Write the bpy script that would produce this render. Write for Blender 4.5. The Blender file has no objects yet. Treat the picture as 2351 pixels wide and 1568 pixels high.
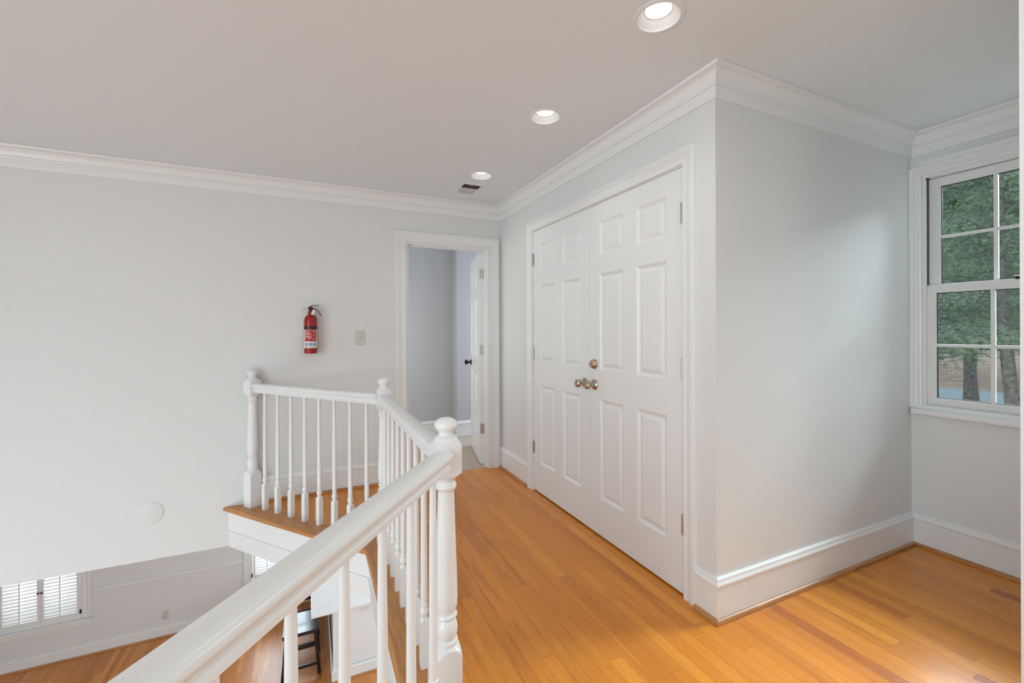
import bpy, bmesh, math, random
from mathutils import Vector, Matrix
PI = math.pi
S = bpy.context.scene
COL = S.collection

# ------------------------------------------------------------------ camera, world, light, exposure
TH = math.radians(24.83); EYE = 1.277; ROLL = 0.0035
cam_d = bpy.data.cameras.new('camera'); cam = bpy.data.objects.new('camera', cam_d); COL.objects.link(cam)
cam_d.sensor_width = 36.0; cam_d.sensor_fit = 'HORIZONTAL'; cam_d.lens = 1000.3 / 2351 * 36
cam_d.shift_y = -(784 - 756) / 2351
cam_d.clip_start = 0.02; cam_d.clip_end = 300
cam.matrix_world = (Matrix.Translation((0, 0, EYE)) @ Matrix.Rotation(-TH, 4, 'Z')
                    @ Matrix.Rotation(PI / 2, 4, 'X') @ Matrix.Rotation(-ROLL, 4, 'Z'))
S.camera = cam
S.view_settings.view_transform = 'Standard'; S.view_settings.look = 'None'
S.view_settings.gamma = 1; S.view_settings.use_curve_mapping = False
S.view_settings.exposure = 0.0

W = bpy.data.worlds.new('sky'); S.world = W; W.use_nodes = True
bgn = W.node_tree.nodes['Background']; bgn.inputs[0].default_value = (.82, .92, 1.0, 1); bgn.inputs[1].default_value = 1.15

def area(name, loc, target, sx, sy, power, color=(1, 1, 1), spread=None):
    l = bpy.data.lights.new(name, 'AREA'); l.shape = 'RECTANGLE'; l.size = sx; l.size_y = sy
    l.energy = power; l.color = color
    if spread: l.spread = spread
    o = bpy.data.objects.new(name, l); COL.objects.link(o); o.location = loc
    o.rotation_euler = (Vector(target) - Vector(loc)).to_track_quat('-Z', 'Y').to_euler()
    return o
# tall foyer windows on the left, a stair window behind, the alcove window, the bedroom and dining windows, plus added fill lights
area('foyer_daylight', (-3.9, -0.6, 1.0), (0.0, -0.2, 1.0), 3.8, 2.6, 163.66, (0.75, 0.908, 1.0))
area('lower_left_fill', (-3.85, 3.0, -1.2), (0.5, 5.0, -1.6), 3.4, 2.2, 39.71, (0.82, 0.95, 1.0))  # fill added so the lower storey is lit
area('stair_window_daylight', (-0.7, -2.5, 0.35), (0.1, 2.0, 1.0), 1.5, 1.3, 6.6, (0.7, 0.92, 1.0))
area('hall_ceiling_fill', (0.4, -0.9, 1.0), (0.9, 0.4, 2.4), 1.2, 1.2, 3.81, (0.5, 0.85, 1.0))  # added upward fill for the hall ceiling, not a real flash
area('sky_light', (5.8, 1.3, 4.4), (3.1, 0.9, 1.1), 3.4, 3.4, 2210.0, (0.84, 0.93, 1.0))
area('overhead_fill', (1.1, -0.25, 2.40), (1.1, -0.24, 0.0), 0.15, 0.15, 8.0, (1.0, 0.96, 0.9))  # added fill from above for hall floor and alcove base, no fitting there
area('lower_foyer_fill', (-1.5, -2.6, -1.5), (-1.2, 6.0, -1.4), 4.0, 2.2, 85.93, (0.84, 0.95, 1.0))  # fill added behind the view to brighten the lower room
area('foyer_ceiling_fill', (-2.4, 1.2, 0.2), (-1.4, 1.9, 2.4), 1.5, 1.5, 4.37, (0.5, 0.85, 1.0))  # unseen floating fill, added to lighten the ceiling
area('counter_fill', (0.7, 5.6, -0.32), (0.7, 5.61, -2.0), 0.5, 0.5, 8.0, (0.92, 0.97, 1.0))  # fill added from above to lighten the countertop, no fitting there
area('kitchen_fill', (2.6, 3.2, -0.7), (0.2, 5.2, -2.4), 1.4, 1.0, 52.44, (0.652, 0.87, 1.0))  # added fill for the island and lower room, no window behind it
area('bedroom_window_daylight', (3.1, 4.45, 1.3), (1.5, 4.7, 0.9), 0.7, 1.2, 24.0, (0.813, 0.875, 1.0))
area('bedroom_left_fill', (0.3, 4.5, 1.2), (2.0, 4.6, 1.1), 0.8, 1.4, 8.4, (1.0, 1.0, 0.933))  # added fill for the open door's left face, not a known window
area('dining_window_daylight', (-0.39, 7.45, -1.35), (-0.39, 5.0, -1.9), 0.75, 1.5, 79.2, (0.82, 0.9, 1.0))
area('dining_window_daylight', (-2.96, 7.45, -1.35), (-2.96, 5.0, -1.9), 0.75, 1.5, 37.08, (0.971, 0.971, 1.0))

# ------------------------------------------------------------------ materials
def mat(name, col, rough=.5, metal=0, spec=.5, bump=0, bscale=60, var=0, coat=0):
    m = bpy.data.materials.new(name); m.use_nodes = True; nt = m.node_tree; b = nt.nodes['Principled BSDF']
    b.inputs['Base Color'].default_value = (*col, 1); b.inputs['Roughness'].default_value = rough
    b.inputs['Metallic'].default_value = metal; b.inputs['Specular IOR Level'].default_value = spec
    if coat: b.inputs['Coat Weight'].default_value = coat; b.inputs['Coat Roughness'].default_value = .08
    if bump or var:
        tc = nt.nodes.new('ShaderNodeTexCoord'); n = nt.nodes.new('ShaderNodeTexNoise')
        n.inputs['Scale'].default_value = bscale; n.inputs['Detail'].default_value = 4
        nt.links.new(tc.outputs['Object'], n.inputs['Vector'])
        if bump:
            bp = nt.nodes.new('ShaderNodeBump'); bp.inputs['Strength'].default_value = bump; bp.inputs['Distance'].default_value = .002
            nt.links.new(n.outputs[0], bp.inputs['Height']); nt.links.new(bp.outputs[0], b.inputs['Normal'])
        if var:
            r = nt.nodes.new('ShaderNodeValToRGB')
            r.color_ramp.elements[0].position = .3; r.color_ramp.elements[1].position = .7
            r.color_ramp.elements[0].color = (*[c * (1 - var) for c in col], 1)
            r.color_ramp.elements[1].color = (*[min(1, c * (1 + var)) for c in col], 1)
            nt.links.new(n.outputs[0], r.inputs[0]); nt.links.new(r.outputs[0], b.inputs['Base Color'])
    return m

def planks(name, width, length, ramp, rough=.3, x0=0.0, y_off=0.0, sat_dark=.08, streak=.30, seam=.85, coat=.0):
    """Boards running along Y: a tone per board, long grain, thin seams."""
    m = bpy.data.materials.new(name); m.use_nodes = True; nt = m.node_tree; N = nt.nodes; L = nt.links
    b = N['Principled BSDF']
    def math_(op, a, c=None, clamp=False):
        n = N.new('ShaderNodeMath'); n.operation = op; n.use_clamp = clamp
        for i, v in enumerate((a, c)):
            if v is None: continue
            if isinstance(v, (int, float)): n.inputs[i].default_value = v
            else: L.new(v, n.inputs[i])
        return n.outputs[0]
    tc = N.new('ShaderNodeTexCoord'); sp = N.new('ShaderNodeSeparateXYZ'); L.new(tc.outputs['Object'], sp.inputs[0])
    X = math_('DIVIDE', math_('ADD', sp.outputs[0], 20 + x0), width)
    xi = math_('FLOOR', X); xf = math_('FRACT', X)
    wn = N.new('ShaderNodeTexWhiteNoise'); wn.noise_dimensions = '1D'; L.new(xi, wn.inputs['W'])
    Y = math_('DIVIDE', math_('ADD', math_('ADD', sp.outputs[1], 20 + y_off), math_('MULTIPLY', wn.outputs['Value'], length * 7)), length)
    yi = math_('FLOOR', Y); yf = math_('FRACT', Y)
    cb = N.new('ShaderNodeCombineXYZ'); L.new(xi, cb.inputs[0]); L.new(yi, cb.inputs[1])
    w2 = N.new('ShaderNodeTexWhiteNoise'); w2.noise_dimensions = '2D'; L.new(cb.outputs[0], w2.inputs['Vector'])
    r = N.new('ShaderNodeValToRGB'); els = r.color_ramp.elements
    els[0].position, els[0].color = ramp[0][0], (*ramp[0][1], 1); els[1].position, els[1].color = ramp[-1][0], (*ramp[-1][1], 1)
    for p, c in ramp[1:-1]:
        e = els.new(p); e.color = (*c, 1)
    L.new(w2.outputs['Value'], r.inputs[0])
    # grain coordinates: stretched along the board, shifted per board
    cg = N.new('ShaderNodeCombineXYZ')
    L.new(math_('MULTIPLY', sp.outputs[0], 42.0), cg.inputs[0])
    L.new(math_('ADD', math_('MULTIPLY', sp.outputs[1], 1.6), math_('MULTIPLY', w2.outputs['Value'], 60.0)), cg.inputs[1])
    L.new(math_('MULTIPLY', w2.outputs['Value'], 30.0), cg.inputs[2])
    ng = N.new('ShaderNodeTexNoise'); ng.inputs['Scale'].default_value = 1.0; ng.inputs['Detail'].default_value = 3; ng.inputs['Distortion'].default_value = 1.1
    L.new(cg.outputs[0], ng.inputs['Vector'])
    gr = N.new('ShaderNodeValToRGB'); gr.color_ramp.elements[0].position = .34; gr.color_ramp.elements[1].position = .56
    gr.color_ramp.elements[0].color = (1 - streak, 1 - streak * 1.25, 1 - streak * 1.45, 1); gr.color_ramp.elements[1].color = (1, 1, 1, 1)
    L.new(ng.outputs[0], gr.inputs[0])
    cg2 = N.new('ShaderNodeCombineXYZ')
    L.new(math_('MULTIPLY', sp.outputs[0], 260.0), cg2.inputs[0])
    L.new(math_('ADD', math_('MULTIPLY', sp.outputs[1], 7.0), math_('MULTIPLY', w2.outputs['Value'], 90.0)), cg2.inputs[1])
    nf = N.new('ShaderNodeTexNoise'); nf.inputs['Scale'].default_value = 1.0; nf.inputs['Detail'].default_value = 2
    L.new(cg2.outputs[0], nf.inputs['Vector'])
    fr = N.new('ShaderNodeValToRGB'); fr.color_ramp.elements[0].position = .3; fr.color_ramp.elements[1].position = .5
    fr.color_ramp.elements[0].color = (.90, .87, .84, 1); fr.color_ramp.elements[1].color = (1, 1, 1, 1)
    L.new(nf.outputs[0], fr.inputs[0])
    def mul(a, c, fac=1.0):
        mx = N.new('ShaderNodeMix'); mx.data_type = 'RGBA'; mx.blend_type = 'MULTIPLY'
        if isinstance(fac, float): mx.inputs[0].default_value = fac
        else: L.new(fac, mx.inputs[0])
        L.new(a, mx.inputs[6]); L.new(c, mx.inputs[7]); return mx.outputs[2]
    # how strongly this board is figured
    fac = math_('POWER', math_('FRACT', math_('MULTIPLY', w2.outputs['Value'], 17.31)), 1.8)
    col = mul(r.outputs[0], gr.outputs[0], fac); col = mul(col, fr.outputs[0], .8)
    # seams
    ex = math_('MULTIPLY', math_('MINIMUM', xf, math_('SUBTRACT', 1.0, xf)), width)
    ey = math_('MULTIPLY', math_('MINIMUM', yf, math_('SUBTRACT', 1.0, yf)), length)
    e = math_('MINIMUM', ex, ey)
    sm = math_('SUBTRACT', 1.0, math_('DIVIDE', e, .0014), True)
    dk = N.new('ShaderNodeRGB'); dk.outputs[0].default_value = (.36, .24, .16, 1)
    smf = math_('MULTIPLY', sm, seam)
    mx = N.new('ShaderNodeMix'); mx.data_type = 'RGBA'; mx.blend_type = 'MULTIPLY'; L.new(smf, mx.inputs[0]); L.new(col, mx.inputs[6]); L.new(dk.outputs[0], mx.inputs[7])
    L.new(mx.outputs[2], b.inputs['Base Color'])
    b.inputs['Roughness'].default_value = rough
    L.new(math_('ADD', math_('MULTIPLY', nf.outputs[0], .12), rough - .06), b.inputs['Roughness'])
    if coat: b.inputs['Coat Weight'].default_value = coat; b.inputs['Coat Roughness'].default_value = .12
    bp = N.new('ShaderNodeBump'); bp.inputs['Strength'].default_value = .25; bp.inputs['Distance'].default_value = .0006; bp.invert = True
    L.new(sm, bp.inputs['Height']); L.new(bp.outputs[0], b.inputs['Normal'])
    return m

def wood(name, c1, c2, axis_scale=(3, 40, 40), rough=.35, rot=0.0):
    m = bpy.data.materials.new(name); m.use_nodes = True; nt = m.node_tree; N = nt.nodes; L = nt.links; b = N['Principled BSDF']
    tc = N.new('ShaderNodeTexCoord'); mp = N.new('ShaderNodeMapping'); mp.vector_type = 'TEXTURE'
    mp.inputs['Rotation'].default_value = (0, 0, rot)
    mp2 = N.new('ShaderNodeMapping'); mp2.inputs['Scale'].default_value = axis_scale
    n = N.new('ShaderNodeTexNoise'); n.inputs['Scale'].default_value = 1; n.inputs['Detail'].default_value = 5; n.inputs['Distortion'].default_value = .8
    r = N.new('ShaderNodeValToRGB'); r.color_ramp.elements[0].position = .3; r.color_ramp.elements[1].position = .65
    r.color_ramp.elements[0].color = (*c1, 1); r.color_ramp.elements[1].color = (*c2, 1)
    L.new(tc.outputs['Object'], mp.inputs[0]); L.new(mp.outputs[0], mp2.inputs[0]); L.new(mp2.outputs[0], n.inputs['Vector'])
    L.new(n.outputs[0], r.inputs[0]); L.new(r.outputs[0], b.inputs['Base Color']); b.inputs['Roughness'].default_value = rough
    return m

def emis(name, col, s):
    m = bpy.data.materials.new(name); m.use_nodes = True; nt = m.node_tree; nt.nodes.clear()
    e = nt.nodes.new('ShaderNodeEmission'); e.inputs[0].default_value = (*col, 1); e.inputs[1].default_value = s
    o = nt.nodes.new('ShaderNodeOutputMaterial'); nt.links.new(e.outputs[0], o.inputs[0]); return m

def glassmat(name):
    m = bpy.data.materials.new(name); m.use_nodes = True; nt = m.node_tree; N = nt.nodes; N.clear()
    t = N.new('ShaderNodeBsdfTransparent'); t.inputs[0].default_value = (.93, .97, .96, 1)
    g = N.new('ShaderNodeBsdfGlossy'); g.inputs['Roughness'].default_value = .02
    f = N.new('ShaderNodeFresnel'); f.inputs[0].default_value = 1.35
    mx = N.new('ShaderNodeMixShader'); o = N.new('ShaderNodeOutputMaterial'); L = nt.links
    L.new(f.outputs[0], mx.inputs[0]); L.new(t.outputs[0], mx.inputs[1]); L.new(g.outputs[0], mx.inputs[2]); L.new(mx.outputs[0], o.inputs[0]); return m

M = {
 'wall': mat('wall_paint', (.75, .75, .745), .55, bump=.12, bscale=90, var=.012),
 'ceil': mat('ceiling_paint', (.81, .85, .87), .7, bump=.1, bscale=70),
 'trim': mat('trim_gloss_paint', (.83, .83, .828), .28, bump=.05, bscale=30),
 'rail': mat('railing_gloss_paint', (.83, .83, .828), .22),
 'door': mat('door_paint', (.84, .84, .84), .3, bump=.05, bscale=25),
 'grey': mat('bedroom_wall_paint', (.50, .51, .53), .6, bump=.1),
 'nickel': mat('satin_nickel', (.50, .41, .33), .22, 1),
 'steel': mat('hinge_steel', (.55, .55, .54), .3, 1),
 'dark': mat('dark_metal', (.03, .025, .025), .3, .6),
 'black': mat('black_paint', (.006, .006, .007), .3),
 'seatblack': mat('black_glossy_seat', (.012, .016, .03), .2, coat=.3),
 'red': mat('red_enamel', (.34, .004, .006), .3),
 'redlabel': mat('red_label', (.46, .012, .014), .45),
 'cream': mat('cream_label', (.80, .76, .68), .5),
 'ink': mat('black_ink', (.02, .02, .02), .5),
 'blue': mat('blue_ink', (.05, .22, .48), .5),
 'plate': mat('almond_plate', (.62, .61, .57), .4),
 'plate2': mat('white_plate', (.78, .78, .77), .4),
 'counter': mat('white_countertop', (.86, .86, .87), .12, var=.02, bscale=5),
 'carpet': mat('tan_carpet', (.58, .49, .40), .95, bump=1.0, bscale=400, var=.12),
 'shadow': mat('duct_shade', (.055, .04, .03), .9),
 'vinyl': mat('window_vinyl', (.80, .79, .78), .35),
 'gasket': mat('black_gasket', (.03, .035, .035), .5),
 'shoe': wood('stained_shoe_molding', (.38, .155, .05), (.54, .255, .095), (6, 6, 60), .35),
 'nosing': wood('stained_nosing', (.42, .165, .042), (.60, .27, .085), (4, 60, 60), .35, rot=0.0),
 'glass': glassmat('window_glass'),
 'lens': emis('led_lens', (1, .99, .97), 4.0),
}
R1 = [(0.0, (0.662, 0.22, 0.017)), (0.3, (0.789, 0.287, 0.025)), (0.6, (0.718, 0.244, 0.019)), (0.82, (0.845, 0.324, 0.032)), (0.92, (0.704, 0.232, 0.021)), (0.975, (0.464, 0.129, 0.014)), (1.0, (0.422, 0.11, 0.013))]
M['floor'] = planks('oak_hall_floor', .0572, 1.05, R1, .26, x0=.012)
R2 = [(0.0, (0.524, 0.179, 0.036)), (0.3, (0.69, 0.266, 0.059)), (0.6, (0.607, 0.22, 0.046)), (0.85, (0.759, 0.312, 0.075)), (1.0, (0.414, 0.128, 0.027))]
M['floor2'] = planks('oak_lower_floor', .0572, .9, R2, .30, x0=.03, y_off=.4)

# ------------------------------------------------------------------ mesh helpers
def link(o):
    COL.objects.link(o); return o
def obj(name, bm, m, parent=None, smooth=None, loc=None, mats=None, fix=True):
    if fix: bmesh.ops.recalc_face_normals(bm, faces=bm.faces)
    me = bpy.data.meshes.new(name); bm.to_mesh(me); bm.free()
    for x in (mats or [m]): me.materials.append(x)
    if smooth is not None:
        for p in me.polygons: p.use_smooth = True
        me.set_sharp_from_angle(angle=math.radians(smooth))
    o = link(bpy.data.objects.new(name, me))
    if parent: o.parent = parent
    if loc: o.location = loc
    return o
def tag(o, label=None, cat=None, group=None, kind=None):
    if label: o['label'] = label
    if cat: o['category'] = cat
    if group: o['group'] = group
    if kind: o['kind'] = kind
    return o
def thing(name, loc, label, cat, group=None, kind=None, rotz=0):
    o = link(bpy.data.objects.new(name, None)); o.location = loc; o.rotation_euler = (0, 0, rotz); o.empty_display_size = .1
    return tag(o, label, cat, group, kind)
def struct(name, bm, m, label, cat, **k):
    return tag(obj(name, bm, m, **k), label, cat, kind='structure')
def dup(o, parent=None):
    c = o.copy(); COL.objects.link(c)
    if parent: c.parent = parent
    for ch in o.children: dup(ch, c)
    return c
def BM(): return bmesh.new()
def box(bm, x0, y0, z0, x1, y1, z1, bev=0, mi=0, M4=None):
    v = [bm.verts.new((x, y, z)) for z in (z0, z1) for x, y in ((x0, y0), (x1, y0), (x1, y1), (x0, y1))]
    fs = [bm.faces.new([v[i] for i in q]) for q in ((3, 2, 1, 0), (4, 5, 6, 7), (0, 1, 5, 4), (1, 2, 6, 5), (2, 3, 7, 6), (3, 0, 4, 7))]
    for f in fs: f.material_index = mi
    vs = list(v)
    if bev:
        es = list({e for f in fs for e in f.edges})
        r = bmesh.ops.bevel(bm, geom=es, offset=bev, segments=2, affect='EDGES', profile=.6)
        vs = list({w for f in r['faces'] for w in f.verts} | {w for w in v if w.is_valid})
        for f in r['faces']: f.material_index = mi
    if M4 is not None: bmesh.ops.transform(bm, matrix=M4, verts=[w for w in vs if w.is_valid])
    return vs
def prism(bm, pts, z0, z1):
    a = [bm.verts.new((x, y, z0)) for x, y in pts]; b = [bm.verts.new((x, y, z1)) for x, y in pts]
    n = len(pts); bm.faces.new(a[::-1]); bm.faces.new(b)
    for i in range(n): bm.faces.new([a[i], a[(i + 1) % n], b[(i + 1) % n], b[i]])
def sweep(bm, path, up, prof, segs=None, closed=False, caps=True):
    """Profile (a = sideways, to the right of travel seen with 'up' up; b = along up) run along a planar path with mitres."""
    up = Vector(up); P = [Vector(p) for p in path]; n = len(P)
    dirs = [(P[(i + 1) % n] - P[i]).normalized() for i in range(n if closed else n - 1)]
    A = [d.cross(up).normalized() for d in dirs]
    def mit(i):
        if closed: a, b = A[i - 1], A[i % len(A)]
        elif i == 0: return A[0]
        elif i == n - 1: return A[-1]
        else: a, b = A[i - 1], A[i]
        s = (a + b).normalized(); return s / max(.2, s.dot(a))
    rings = {}
    def ring(i):
        if i not in rings:
            m = mit(i); rings[i] = [bm.verts.new(P[i] + m * a + up * b) for a, b in prof]
        return rings[i]
    k = len(prof); rng = range(len(dirs)) if segs is None else segs
    for s in rng:
        r0, r1 = ring(s), ring((s + 1) % n)
        for j in range(k): bm.faces.new([r0[j], r0[(j + 1) % k], r1[(j + 1) % k], r1[j]])
    if caps and not closed:
        rng = list(rng); bm.faces.new(ring(rng[0])); bm.faces.new(ring(rng[-1] + 1)[::-1])
def lathe(bm, prof, seg=32, M4=None, sq=None, mi=0):
    """Turned profile [(r, h)]; with sq the turning is cut from a square stick of that half-width."""
    rings = []
    for r, h in prof:
        ring = []
        for i in range(seg):
            a = 2 * PI * i / seg + PI / 4
            rr = r
            if sq is not None: rr = min(r, sq / max(abs(math.cos(a)), abs(math.sin(a))))
            v = Vector((rr * math.cos(a), rr * math.sin(a), h))
            ring.append(bm.verts.new(M4 @ v if M4 else v))
        rings.append(ring)
    for a, b in zip(rings, rings[1:]):
        for i in range(seg):
            f = bm.faces.new([a[i], a[(i + 1) % seg], b[(i + 1) % seg], b[i]]); f.material_index = mi
    for rr, fl in ((rings[0], True), (rings[-1], False)):
        f = bm.faces.new(rr[::-1] if fl else rr); f.material_index = mi
def tube(bm, pts, r, seg=10, flat=1.0):
    P = [Vector(p) for p in pts]; rings = []
    up = Vector((0, 0, 1))
    for i, p in enumerate(P):
        d = (P[min(i + 1, len(P) - 1)] - P[max(i - 1, 0)]).normalized()
        s = d.cross(up)
        if s.length < .05: s = d.cross(Vector((0, 1, 0)))
        s.normalize(); t = s.cross(d).normalized()
        rings.append([bm.verts.new(p + s * r * math.cos(2 * PI * k / seg) + t * r * flat * math.sin(2 * PI * k / seg)) for k in range(seg)])
    for a, b in zip(rings, rings[1:]):
        for i in range(seg): bm.faces.new([a[i], a[(i + 1) % seg], b[(i + 1) % seg], b[i]])
    bm.faces.new(rings[0][::-1]); bm.faces.new(rings[-1])
def axis_m(loc, d):
    return Matrix.Translation(loc) @ Vector(d).to_track_quat('Z', 'Y').to_matrix().to_4x4()
def slab_wall(bm, org, u, n, us, zs, holes, t):
    """Wall in the vertical plane through org along u; holes = cells (i, j) left out; thickness t away from n."""
    u = Vector(u); n = Vector(n); org = Vector(org); V = {}
    def v(i, j, s):
        if (i, j, s) not in V: V[i, j, s] = bm.verts.new(org + u * us[i] + Vector((0, 0, zs[j])) - n * (t * s))
        return V[i, j, s]
    I, J = len(us) - 1, len(zs) - 1
    solid = lambda i, j: 0 <= i < I and 0 <= j < J and (i, j) not in holes
    for i in range(I):
        for j in range(J):
            if not solid(i, j): continue
            for s in (0, 1): bm.faces.new([v(i, j, s), v(i + 1, j, s), v(i + 1, j + 1, s), v(i, j + 1, s)])
            for (di, dj), (a, b) in {(-1, 0): ((i, j), (i, j + 1)), (1, 0): ((i + 1, j), (i + 1, j + 1)), (0, -1): ((i, j), (i + 1, j)), (0, 1): ((i, j + 1), (i + 1, j + 1))}.items():
                if not solid(i + di, j + dj): bm.faces.new([v(*a, 0), v(*b, 0), v(*b, 1), v(*a, 1)])

# ------------------------------------------------------------------ plan
X1, YB, YC, X2, H = 1.609, 3.73, 1.354, 3.239, 2.413
YD = .455                     # near side of the window alcove
XL, YN = -4.0, -2.7           # unseen foyer side, hall end
ZL = -2.75                    # lower floor
YL = 7.137                    # lower room's far wall
N2 = Vector((.398, 2.686, 0)); N1 = Vector((-.385, 3.672, 0)); N3 = Vector((.398, 1.375, 0))
a37 = math.radians(37.5); d34 = Vector((-math.sin(a37), -math.cos(a37), 0)); N4 = N3 + d34 * 1.32
N5 = Vector((-2.6, N4.y, 0))
d12 = (N1 - N2).normalized()
OUT = .108                    # rail line to nosing edge
def offset_poly(P, o):
    """shift a plan polyline to its right by o"""
    r = []
    ds = [(b - a).normalized() for a, b in zip(P, P[1:])]
    A = [Vector((d.y, -d.x, 0)) for d in ds]
    for i in range(len(P)):
        if i == 0: m = A[0]
        elif i == len(P) - 1: m = A[-1]
        else:
            s = (A[i - 1] + A[i]).normalized(); m = s / s.dot(A[i])
        r.append(P[i] + m * o)
    return r
far = N1 + d12 * ((YB - N1.y) / d12.y)
LINE = [far, N2, N3, N4, Vector((XL, N4.y, 0))]      # travelling so that the void is on the right
E_OUT = offset_poly(LINE, OUT); E_OUT[0] = E_OUT[0] + d12 * ((YB - E_OUT[0].y) / d12.y)
E_IN = offset_poly(LINE, -.035); E_IN[0] = E_IN[0] + d12 * ((YB - E_IN[0].y) / d12.y)
E_BODY = offset_poly(LINE, OUT - .028); E_BODY[0] = E_BODY[0] + d12 * ((YB - E_BODY[0].y) / d12.y)

# floors
bm = BM(); prism(bm, [(p.x, p.y) for p in E_IN] + [(XL, YN), (X2, YN), (X2, YB + .055), (E_IN[0].x, YB + .055)][0:2] + [(X2, YB), (1.5, YB), (1.5, YB + .03), (.74, YB + .03), (.74, YB)], -.02, 0)
struct('floor', bm, M['floor'], 'honey oak strip floor of the upper hall', 'floor')
bm = BM(); prism(bm, [(p.x, p.y) for p in E_BODY] + [(XL, YN), (X2, YN), (X2, YB), (E_BODY[0].x + .001, YB)], -.285, -.0205)
struct('floor_body', bm, M['trim'], 'white floor structure between the two storeys', 'floor structure')
bm = BM(); prism(bm, [(XL, YN), (3.3, YN), (3.3, YL + .2), (XL, YL + .2)], ZL - .1, ZL)
struct('floor_downstairs', bm, M['floor2'], 'oak strip floor of the room downstairs', 'floor')
bm = BM(); prism(bm, [(.2, YB + .0305), (3.2, YB + .0305), (3.2, 5.6), (.2, 5.6)], -.03, .001)
struct('floor_carpet', bm, M['carpet'], 'tan carpet in the room beyond the open doorway', 'carpet')

# nosing along the opening: three straight runs
nose = [(0, -.001), (0, -.030), (OUT + .035 - .004, -.030), (OUT + .035 + .004, -.026), (OUT + .035 + .007, -.016), (OUT + .035 + .005, -.006), (OUT + .035 - .002, .001), (0, .001)]
labs = ['brown oak nosing board under the short railing by the back wall', 'brown oak nosing board along the hall railing', 'brown oak nosing board under the nearest railing', 'oak nosing board by the foyer side']
for i in range(3):
    pth = [p.copy() for p in E_IN]; pth[0] = pth[0] + d12 * .12
    bm = BM(); sweep(bm, [tuple(p) for p in pth], (0, 0, 1), nose, segs=[i])
    nm = M['nosing'].copy(); 
    d = (E_IN[i + 1] - E_IN[i]); 
    for n_ in nm.node_tree.nodes:
        if n_.type == 'MAPPING' and n_.vector_type == 'TEXTURE': n_.inputs['Rotation'].default_value = (0, 0, math.atan2(d.y, d.x))
    struct(f'trim_{i + 1}', bm, nm, labs[i], 'nosing')
fasc = [(0, -.031), (.012, -.031), (.012, -.165), (.020, -.168), (.022, -.176), (.016, -.182), (.008, -.185), (.006, -.290), (0, -.290)]
for i, lb in enumerate(['white fascia board under the short railing by the back wall', 'white fascia board under the hall railing', 'white fascia board under the nearest railing']):
    bm = BM(); sweep(bm, [tuple(p) for p in E_BODY], (0, 0, 1), fasc, segs=[i]); struct(f'trim_{i + 4}', bm, M['trim'], lb, 'fascia')

# walls
DX0, DX1, DZ = .741, 1.497, 2.02          # bedroom doorway
bm = BM(); slab_wall(bm, (0, YB, 0), (1, 0, 0), (0, -1, 0), [XL, DX0, DX1, X2], [-.285, -.0205, DZ, H], {(1, 1)}, .11)
struct('wall_back', bm, M['wall'], 'white back wall with the open bedroom doorway and fire extinguisher', 'wall')
CY0, CY1, CZ = 1.536, 3.075, 2.052        # closet opening
bm = BM(); slab_wall(bm, (X1, 0, 0), (0, 1, 0), (-1, 0, 0), [YC + .1, CY0, CY1, YB - .0005], [0, CZ, H], {(1, 0)}, .1)
struct('wall_closet', bm, M['wall'], 'white closet wall around the double doors', 'wall')
bm = BM(); slab_wall(bm, (0, YC, 0), (1, 0, 0), (0, -1, 0), [X1, X2], [0, H], set(), .1)
# close the front corner of the box
struct('wall_alcove', bm, M['wall'], 'white side wall of the window alcove', 'wall')
WY0, WY1, WZ0, WZ1 = .512, 1.298, .80, 2.158
bm = BM(); slab_wall(bm, (X2, 0, 0), (0, 1, 0), (-1, 0, 0), [YN, WY0, WY1, YB + .11], [0, WZ0, WZ1, H], {(1, 1)}, .16)
struct('wall_right', bm, M['wall'], 'white outer wall with the double hung window', 'wall')
bm = BM(); box(bm, X1, YN, 0, X1 + .1, YD, H); box(bm, X1 + .1, YD - .1, 0, X2, YD, H)
struct('wall_near_right', bm, M['wall'], 'white wall end at the right edge of the view', 'wall')
bm = BM(); box(bm, XL - .1, YN, ZL, XL, YL + .1, H)
struct('wall_left', bm, M['wall'], 'white foyer wall on the far left', 'wall')
bm = BM(); box(bm, XL, YN - .1, ZL, X2 + .16, YN, H)
struct('wall_behind', bm, M['wall'], 'white wall behind the hall', 'wall')
# bedroom shell
bm = BM(); box(bm, .1, 5.12, 0, 1.575, 5.24, H); box(bm, 1.575, 4.965, 0, 3.3, 5.24, H)
struct('wall_bedroom', bm, M['grey'], 'grey painted far wall of the room beyond the doorway', 'wall')
bm = BM(); box(bm, .1, YB + .11, 0, .2, 5.12, H)
struct('wall_bedroom_left', bm, M['grey'], 'grey side wall of the room beyond the doorway', 'wall')
bm = BM(); box(bm, 3.2, YB + .11, 0, 3.3, 5.12, H)
struct('wall_bedroom_right', bm, M['grey'], 'grey window side wall of the room beyond the doorway', 'wall')

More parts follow.
